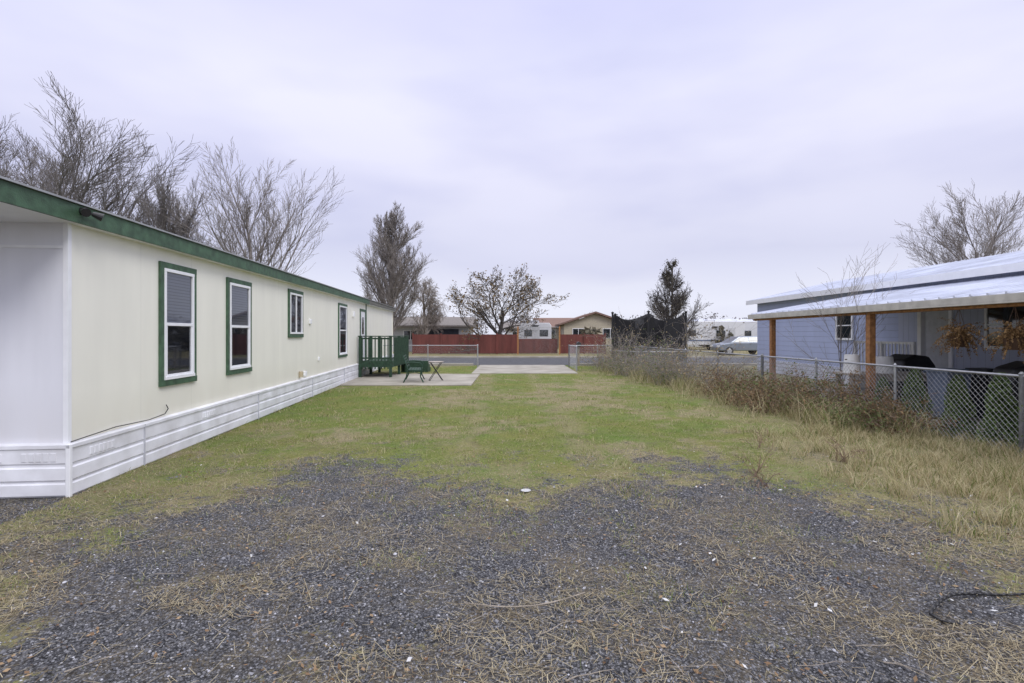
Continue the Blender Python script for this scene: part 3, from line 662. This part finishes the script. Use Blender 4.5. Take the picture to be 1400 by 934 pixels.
grill(9.5,12.3,.2);grill(9.15,9.0,-.25)
def bin_(x,y,m,r=0):
    e=empty('wheeled_trash_bin',TR(x,y,0,r));b=MB()
    P0=[(-.24,-.26),(.24,-.26),(.24,.26),(-.24,.26)];b.v=[(a*.82,c*.82,.05) for a,c in P0]+[(a,c,.95) for a,c in P0]
    for k in range(4): b.f.append((k,(k+1)%4,4+(k+1)%4,4+k));b.m.append(0)
    b.f.append((3,2,1,0));b.m.append(0);b.build('body',m,e,bevel=.02);b=MB();b.box(-.27,.27,-.3,.28,.95,.99);b.box(-.2,.2,-.24,.2,.99,1.02);b.tube((-.24,.32,.93),(.24,.32,.93),.018,.018,8);b.build('lid',m,e,bevel=.015)
    b=MB();b.tube((-.28,.22,.11),(-.22,.22,.11),.11,.11,16);b.tube((.22,.22,.11),(.28,.22,.11),.11,.11,16);b.build('wheels',RUB,e)
BB=mat('blue_grey_bin',(.14,.18,.25),.5);bin_(8.65,10.15,BB);bin_(9.4,10.2,mat('dark_bin',(.03,.035,.04),.5),.1);bin_(10.1,9.6,BLACK,-.1);bin_(10.6,10.6,BLACK,.2);bin_(9.0,8.1,BB,.4)
b=MB();b.box(10.0,10.9,7.4,8.4,.35,.42);b.box(10.75,10.9,7.4,8.4,.42,.9);b.box(10,10.9,7.4,7.5,.42,.62);b.box(10,10.9,8.3,8.4,.42,.62)
for xx in (10.03,10.83):
    for yy in (7.43,8.33): b.box(xx,xx+.05,yy,yy+.05,0,.35)
b.build('patio_chair',mat('dark_wicker',(.05,.045,.04),.8),bevel=.02)
def fern(x,y,z,R):
    e=empty('hanging_dried_fern',TR(x,y,z));b=MB();b.lathe((0,0,-.1),[(.09,-.16),(.15,0),(.16,.02)],16)
    for k in range(3): a=k*2.09;b.tube((.14*math.cos(a),.14*math.sin(a),-.08),(0,0,.42),.004,.004,4)
    b.build('pot',mat('brown_pot',(.09,.05,.03),.7),e)
    n=120;VV=[]
    for i in range(n):
        a=random.uniform(0,6.28);el=random.uniform(-.7,1.35);L=R*random.uniform(.6,1.5);p=np.array([0,0,-.05]);d=np.array([math.cos(a)*math.cos(el),math.sin(a)*math.cos(el),math.sin(el)])
        for k in range(8):
            q=p+d*L/8;d=d+np.array([0,0,-.26]);d/=np.linalg.norm(d)
            for j in range(5): VV.append(p+(q-p)*j/5+RNG.normal(0,.007,3))
            p=q
    VV=np.array(VV);r=RNG.random((len(VV),1));v,f,c=leafquads(VV,RNG.uniform(.008,.022,len(VV)),np.array([.12,.065,.03])*(1-r)+np.array([.40,.26,.12])*r);npmesh('dry_fronds',v,f,LEAF,c,parent=e)
fern(7.64,8.75,1.74,.34);fern(7.64,7.78,1.72,.34)
# ---------------------------------------------------------------- shrubs
def arbor(x,y,h,r):
    n=5200;t=RNG.random(n)**.8;a=RNG.uniform(0,6.283,n);rr=r*np.sqrt(1-t*.98)*(.55+.5*RNG.random(n))*(1+.18*np.sin(a*3+t*9))
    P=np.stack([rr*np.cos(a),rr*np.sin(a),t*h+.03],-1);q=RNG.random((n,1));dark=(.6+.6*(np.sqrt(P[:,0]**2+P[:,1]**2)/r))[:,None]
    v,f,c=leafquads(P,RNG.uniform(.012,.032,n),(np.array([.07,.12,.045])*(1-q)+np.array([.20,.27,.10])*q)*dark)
    e=empty('arborvitae_shrub',TR(x,y));npmesh('foliage',v,f,LEAF,c,parent=e);b=MB();b.tube((0,0,0),(0,0,h*.7),.025,.01,6);b.build('stem',BARKD,e)
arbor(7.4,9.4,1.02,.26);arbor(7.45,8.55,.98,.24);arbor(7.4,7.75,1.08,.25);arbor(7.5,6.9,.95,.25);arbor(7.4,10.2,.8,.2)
def bramble(name,x,y,rx,ry,h,n,leafn,c0,c1,seed,cane=BARKD,lsz=.03):
    R=random.Random(seed);S_=[];T=[]
    for i in range(n):
        p=np.array([R.gauss(0,rx*.5),R.gauss(0,ry*.5),0.0]);a=R.uniform(0,6.28);el=R.uniform(.7,1.45);d=np.array([math.cos(a)*math.cos(el),math.sin(a)*math.cos(el),math.sin(el)]);L=h*R.uniform(.7,1.6);m=9
        for k in range(m):
            q=p+d*L/m;r0=.005*(1-k/m*.6)
            S_.append((*p,*q,r0,r0*.9,2));d=d+np.array([R.gauss(0,.1),R.gauss(0,.1),-.14]);d/=np.linalg.norm(d)
            if q[2]<.02:break
            if k>1:T.append(q)
            if k>2 and R.random()<.5:
                dd=d+np.array([R.gauss(0,.7),R.gauss(0,.7),R.gauss(.1,.5)]);q2=q+dd/np.linalg.norm(dd)*L*.2;S_.append((*q,*q2,.003,.002,2));T.append(q2)
            p=q
    V,F=tubes(np.array(S_));e=empty(name,TR(x,y));npmesh('canes',V,F,cane,parent=e);T=np.array(T)
    P=T[RNG.integers(0,len(T),leafn)]+RNG.normal(0,.045,(leafn,3));P[:,2]=np.abs(P[:,2]);t=RNG.random((leafn,1));v,f,c=leafquads(P,RNG.uniform(lsz*.5,lsz*1.2,leafn),np.array(c0)*(1-t)+np.array(c1)*t);npmesh('leaves',v,f,LEAF,c,parent=e)
br0=((.10,.075,.05),(.32,.22,.12));gr0=((.09,.115,.045),(.24,.28,.12))
BRC=mat('bramble_cane',(.22,.15,.11),.8,.3)
for i,(x,y,rx,h,k) in enumerate([(6.3,11.9,.6,.7,0),(6.4,11.0,.6,.75,1),(6.5,10.1,.6,.7,0),(6.3,9.3,.5,.5,1),(6.6,9.0,.5,.5,0),(6.1,12.8,.5,.6,1),(5.9,13.8,.5,.6,0),(5.6,11.2,.5,.4,0),(5.8,12.3,.5,.5,0)]):
    c=gr0 if k else br0;bramble('blackberry_bramble',x,y,rx,.6,h,80,1900,*c,100+i,cane=BRC,lsz=.032)
for i,(x,y,h,k) in enumerate([(5.9,16.4,1.7,0),(5.3,17.5,1.0,1),(5.6,18.6,1.3,0),(5.5,19.8,1.3,1),(5.2,22.5,1.9,0),(4.5,23.8,1.3,0),(5.2,24.6,1.3,1),(6.2,15.0,.9,0),(4.8,21.0,1.1,1)]):
    bramble('dry_bush',x,y,.6,.9,h,95,800,*((.19,.14,.08),(.46,.37,.21)) if k==0 else gr0,200+i,cane=BARKL,lsz=.035)
for i,(x,y,h) in enumerate([(2.95,6.2,.28),(2.8,5.7,.2),(4.4,6.8,.28),(3.6,7.6,.22)]):
    bramble('dry_weed',x,y,.06,.06,h,12,60,(.16,.10,.06),(.32,.22,.14),300+i,cane=BRC,lsz=.012)
bramble('green_shrub',7.75,6.3,.4,.5,.9,50,1800,(.08,.14,.04),(.26,.34,.12),400,lsz=.03)
b=MB();pts=[]
for k in range(26):
    t=k/25;pts.append((2.50+1.25*t,3.06+.30*math.sin(t*2.2)+.05*math.sin(t*7),.028+.012*math.sin(t*9)))
b.path(pts,.008,8);b.path([(2.50,3.06,.028),(2.52,3.0,.02),(2.60,2.97,.018)],.008,8);b.build('black_hose',BLACK,smooth=True)
b=MB();b.lathe((0,0,0),[(.03,0),(.05,.008),(.054,.012),(.03,.005)],24);b.build('plastic_lid',mat('dull_white_plastic',(.5,.5,.5),.5),M=TR(.15,5.53,float(gz(np.array(.15),np.array(5.53)))+.012))
# ---------------------------------------------------------------- trampoline
tr=empty('trampoline',TR(7.1,26.6));Rr=1.95;NET=netmat('black_safety_net',(.010,.010,.012),.95)
b=MB();n=28
for k in range(n):
    a=2*math.pi*k/n;c=2*math.pi*(k+1)/n;b.tube((Rr*math.cos(a),Rr*math.sin(a),.85),(Rr*math.cos(c),Rr*math.sin(c),.85),.03,.03,8)
for k in range(6):
    a=2*math.pi*k/6+.26;ca,sa=math.cos(a),math.sin(a);b.tube((Rr*ca,Rr*sa,0),(Rr*ca,Rr*sa,.85),.03,.03,8)
b.build('frame_and_legs',GALV,tr)
b=MB()
for k in range(6):
    a=2*math.pi*k/6+.26;ca,sa=math.cos(a),math.sin(a);b.tube((Rr*1.05*ca,Rr*1.05*sa,.3),(Rr*1.05*ca,Rr*1.05*sa,2.75),.05,.05,8);b.lathe((Rr*1.05*ca,Rr*1.05*sa,2.75),[(.06,0),(.08,.05),(.02,.1)],10)
b.build('padded_poles',BLACK,tr)
b=MB()
def zt(q): return 2.72-.30*abs(math.sin(3*(q-.26)))
for k in range(48):
    a=2*math.pi*k/48;c=2*math.pi*(k+1)/48
    if k in (11,12,35,36): continue
    b.poly([(1.9*math.cos(a),1.9*math.sin(a),.35),(1.9*math.cos(c),1.9*math.sin(c),.35),(1.9*math.cos(c),1.9*math.sin(c),zt(c)),(1.9*math.cos(a),1.9*math.sin(a),zt(a))])
b.build('safety_net',NET,tr)
b=MB();b.lathe((0,0,.84),[(1.6,0),(1.6,.01)],36);b.build('jumping_mat',BLACK,tr)
mbx=empty('mailbox',TR(3.55,27.3));b=MB();b.box(-.05,.05,-.05,.05,0,1.05);b.build('post',WOODW,mbx)
b=MB();b.extr([(-.11,-.25,1.05),(.11,-.25,1.05),(.11,-.25,1.2),(.07,-.25,1.27),(0,-.25,1.3),(-.07,-.25,1.27),(-.11,-.25,1.2)],(0,.5,0));b.build('box',BLACK,mbx,bevel=.01)
# ---------------------------------------------------------------- across the street
b=MB();b.box(-8.5,.45,44,44.06,.05,1.68);b.box(4.1,8.0,44,44.06,.05,1.68);b.box(.55,3.95,44.4,44.46,.05,1.3)
for xx in list(np.arange(-8.5,.6,2.4))+[4.1,6.2,8.0]: b.box(xx-.06,xx+.06,43.93,44,0,1.78)
b.build('red_board_fence',REDF)
def house(name,x0,x1,y0,y1,he,hr,wm,rm,axis='x',wins=(),door=None,ov=.5):
    e=empty(name);b=MB();b.box(x0,x1,y0,y1,0,he);b.build('walls',wm,e);b=MB()
    if axis=='x':
        ym=(y0+y1)/2;b.extr([(x0-ov,y0-ov,he-.12),(x0-ov,y0-ov,he+.05),(x0-ov,ym,hr),(x0-ov,y1+ov,he+.05),(x0-ov,y1+ov,he-.12)],(x1-x0+2*ov,0,0))
    else:
        xm=(x0+x1)/2;t=.16
        b.extr([(x0-ov,y0-ov,he-t),(x0-ov,y0-ov,he+.05),(xm,y0-ov,hr),(x1+ov,y0-ov,he+.05),(x1+ov,y0-ov,he-t),(xm,y0-ov,hr-t-.05)],(0,y1-y0+2*ov,0))
    b.build('roof',rm,e);b=MB()
    if axis=='y':
        xm=(x0+x1)/2;b.poly([(x0,y0-.02,he-.1),(x1,y0-.02,he-.1),(x1,y0-.02,he),(xm,y0-.02,hr-.25),(x0,y0-.02,he)]);b.build('gable',wm,e);b=MB()
    for a,c,z0,z1 in wins:
        b.box(a,c,y0-.05,y0,z0,z1,0);b.box(a+.07,c-.07,y0-.06,y0-.05,z0+.07,z1-.07,1);b.box((a+c)/2-.03,(a+c)/2+.03,y0-.07,y0-.06,z0+.07,z1-.07,0)
    if wins:b.build('windows',[VINYL,DGLASS],e)
    if door:
        b=MB();b.box(door[0],door[1],y0-.04,y0,0,door[2]);b.build('garage_shade_panel',DARKIN if len(door)<4 else door[3],e)  # dark slab on the wall face paints the shade of an open garage
    return e
house('grey_ranch_house',-14,-4.3,50,57,2.5,3.5,GREYW,ROOFG,wins=[(-10.6,-9.2,1.1,2.1),(-13,-11.8,1.1,2.1)],door=(-8.2,-5.2,2.2))
house('tan_house',6.2,13.6,61,71,2.9,4.4,TAN,ROOFR,'y',wins=[(7.2,8.6,1.2,2.4),(10.8,12.6,1.2,2.4)],ov=.6)
house('tan_house_wing',3.4,8.5,66,72,2.6,3.9,TAN,ROOFR,'x',wins=[(4.2,5.6,1.2,2.3)])
house('white_shed',15.5,18.5,58,62,2.2,2.9,GREYW,ROOFG,'y')
house('grey_house',24,34,70,78,2.7,3.9,GREYW,METROOF,wins=[(26,27.5,1.2,2.2),(30,31.5,1.2,2.2)])
house('white_garage',-1.0,6.5,80,86,2.6,3.6,GREYW,ROOFG,wins=[(0,1.4,1.1,2.1)])
house('grey_ranch_house',40,54,74,82,2.6,3.8,GREYW,ROOFG,wins=[(42,44,1.2,2.2),(48,50,1.2,2.2)])
def trailer(x,y,L,H,rz=0):
    e=empty('travel_trailer',TR(x,y,0,rz));b=MB();h=H
    b.extr([(-L/2+.25,-1.15,.55),(-L/2,-1.15,1.0),(-L/2+.05,-1.15,h-.6),(-L/2+.5,-1.15,h),(L/2-.2,-1.15,h),(L/2,-1.15,h-.25),(L/2,-1.15,.55)],(0,2.3,0));b.build('shell',RVW,e,bevel=.05)
    b=MB();b.box(-L/2+.7,-L/2+1.5,-1.17,-1.15,1.5,2.1);b.box(.3,1.3,-1.17,-1.15,1.5,2.1);b.build('windows',DGLASS,e)
    b=MB();b.box(-L/2+.2,L/2-.1,-1.165,-1.15,.95,1.1);b.build('stripe',mat('grey_blue_stripe',(.12,.16,.25),.5),e)
    b=MB();b.box(L/2-1.8,L/2-1.1,-1.18,-1.15,.65,2.35);b.build('door',GREYW,e);b=MB()
    for xx in (-.35,.45): b.tube((xx,-1.1,.35),(xx,-.85,.35),.35,.35,18)
    b.build('wheels',RUB,e);b=MB();b.box(-.3,.5,-.3,.3,h,h+.25);b.build('roof_vent',RVW,e,bevel=.05);b=MB();b.extr([(-.25,-1.175,2.35),(.3,-1.175,2.35),(.5,-1.175,2.52),(-.1,-1.175,2.55)],(0,.02,0));b.build('emblem',BLACK,e)
trailer(2.05,48.5,3.2,2.75);trailer(21.5,56,7,3.1,.1);trailer(30,60,8,3.2)
def car(x,y,rz=0,m=CARP,name='parked_car'):
    e=empty(name,TR(x,y,0,rz))
    body=[(-2.2,.35),(-2.25,.62),(-2.1,.86),(-1.25,1.02),(.6,1.05),(1.6,1.03),(2.15,.97),(2.25,.6),(2.2,.35)]
    b=MB();b.extr([(p,-.88,z) for p,z in body],(0,1.76,0));b.build('body',m,e,bevel=.08,seg=3)
    lo=[(-1.35,1.0),(-.55,1.5),(1.2,1.54),(2.0,1.0)];b=MB();n=4
    b.v=[(p,-.84 if z<1.2 else -.66,z) for p,z in lo]+[(p,.84 if z<1.2 else .66,z) for p,z in lo]
    for k in range(n): b.f.append((k,(k+1)%n,n+(k+1)%n,n+k));b.m.append(1 if k in(0,2) else 0)
    b.f+=[(3,2,1,0),(4,5,6,7)];b.m+=[0,0];b.build('cabin',[m,DGLASS],e,bevel=.04)
    b=MB()
    for s in (-1,1):
        def sp(p,z): 
            yy=.84-(z-1.0)/.5*.18;return (p,s*(yy+.012),z)
        for q in ([(-1.08,1.06),(-.5,1.43),(.2,1.45),(.2,1.06)],[(.28,1.06),(.28,1.45),(1.1,1.47),(1.7,1.06)]): b.poly([sp(*k) for k in q])
    b.build('side_windows',DGLASS,e);b=MB()
    for xx in (-1.4,1.4):
        for s in (-1,1):
            b.tube((xx,s*.70,.33),(xx,s*.90,.33),.33,.33,22,0);b.tube((xx,s*.90,.33),(xx,s*.915,.33),.2,.17,16,1)
    b.build('wheels',[RUB,GALV],e);b=MB();b.box(-2.27,-2.15,-.8,-.45,.62,.78);b.box(-2.27,-2.15,.45,.8,.62,.78);b.build('headlamps',WHITEP,e,bevel=.02)
    b=MB();b.box(2.15,2.27,-.8,-.5,.65,.85);b.box(2.15,2.27,.5,.8,.65,.85);b.build('tail_lamps',mat('red_lamp',(.35,.02,.02),.3),e,bevel=.02)
car(19.0,42.5,.05)
car(-6.7,47.3,0,mat('dark_red_car_paint',(.10,.02,.02),.3),'parked_car')
b=MB()
for xx in (.5,4.0): b.box(xx-.06,xx+.06,43.0,43.12,0,2.35)
b.build('gate_posts',WOODP)
# ---------------------------------------------------------------- sky and light
w=bpy.data.worlds.new("World");S.world=w;w.use_nodes=True;N=w.node_tree.nodes;L=w.node_tree.links
bg=N['Background'];bg.inputs['Strength'].default_value=.1
el,rot=math.radians(42),math.radians(140)
sky=N.new('ShaderNodeTexSky');sky.sky_type='NISHITA';sky.sun_disc=False;sky.sun_elevation=el;sky.sun_rotation=rot
tc=N.new('ShaderNodeTexCoord');sp=N.new('ShaderNodeSeparateXYZ');L.new(tc.outputs['Generated'],sp.inputs[0])
mp=N.new('ShaderNodeMapping');mp.inputs['Scale'].default_value=(1,1,3.0);mp.inputs['Rotation'].default_value=(.12,.16,.3);L.new(tc.outputs['Generated'],mp.inputs[0])
no=N.new('ShaderNodeTexNoise');no.inputs['Scale'].default_value=1.7;no.inputs['Detail'].default_value=4;no.inputs['Roughness'].default_value=.45;L.new(mp.outputs[0],no.inputs['Vector'])
r=N.new('ShaderNodeValToRGB');e=r.color_ramp.elements
stops=[(0,(.80,.81,.88)),(.06,(.80,.81,.90)),(.18,(.62,.63,.79)),(.32,(.73,.73,.89)),(.45,(.80,.80,.95)),(.58,(.71,.71,.96)),(.8,(.98,.98,1)),(1,(1,1,1))]
while len(e)<len(stops):e.new(.5)
for q,(p,c) in zip(e,stops):q.position=p;q.color=(*c,1)
ad=N.new('ShaderNodeMath');ad.operation='MULTIPLY_ADD';ad.inputs[1].default_value=.28;L.new(no.outputs['Fac'],ad.inputs[0])
sb=N.new('ShaderNodeMath');sb.operation='SUBTRACT';sb.inputs[1].default_value=.14;L.new(sp.outputs[2],ad.inputs[2]);L.new(ad.outputs[0],sb.inputs[0]);L.new(sb.outputs[0],r.inputs['Fac'])
r3=N.new('ShaderNodeValToRGB');e=r3.color_ramp.elements;e[0].position=.32;e[0].color=(.77,.79,.92,1);e[1].position=.62;e[1].color=(1.0,1.0,1.0,1);L.new(no.outputs['Fac'],r3.inputs['Fac'])
mu=N.new('ShaderNodeMix');mu.data_type='RGBA';mu.blend_type='MULTIPLY';mu.inputs[0].default_value=1;L.new(r.outputs['Color'],mu.inputs[6]);L.new(r3.outputs['Color'],mu.inputs[7])
mr=N.new('ShaderNodeMapRange');mr.inputs['From Min'].default_value=.56;mr.inputs['From Max'].default_value=.95;mr.inputs['To Min'].default_value=11.6;mr.inputs['To Max'].default_value=24;L.new(sp.outputs[2],mr.inputs['Value'])
vm=N.new('ShaderNodeVectorMath');vm.operation='SCALE';L.new(mu.outputs[2],vm.inputs[0]);L.new(mr.outputs[0],vm.inputs['Scale'])
mx=N.new('ShaderNodeMix');mx.data_type='RGBA';mx.inputs[0].default_value=.95;L.new(sky.outputs[0],mx.inputs[6]);L.new(vm.outputs[0],mx.inputs[7]);L.new(mx.outputs[2],bg.inputs['Color'])
sd=bpy.data.lights.new('sun','SUN');sd.energy=1.45;sd.angle=math.radians(22);sd.color=(1,.98,.95);so=bpy.data.objects.new('sun',sd);COL.objects.link(so)
dirv=Vector((math.sin(rot)*math.cos(el),math.cos(rot)*math.cos(el),math.sin(el)));so.rotation_euler=dirv.to_track_quat('Z','Y').to_euler()
cd=bpy.data.cameras.new('camera');cam=bpy.data.objects.new('camera',cd);COL.objects.link(cam);cam.location=(0,0,1.7);cam.rotation_euler=(math.radians(90),0,0)
cd.sensor_width=36;cd.lens=18;cd.shift_y=-10/1400;cd.clip_end=5000;cd.clip_start=.05;S.camera=cam
S.view_settings.view_transform='Standard';S.view_settings.look='None';S.view_settings.exposure=0
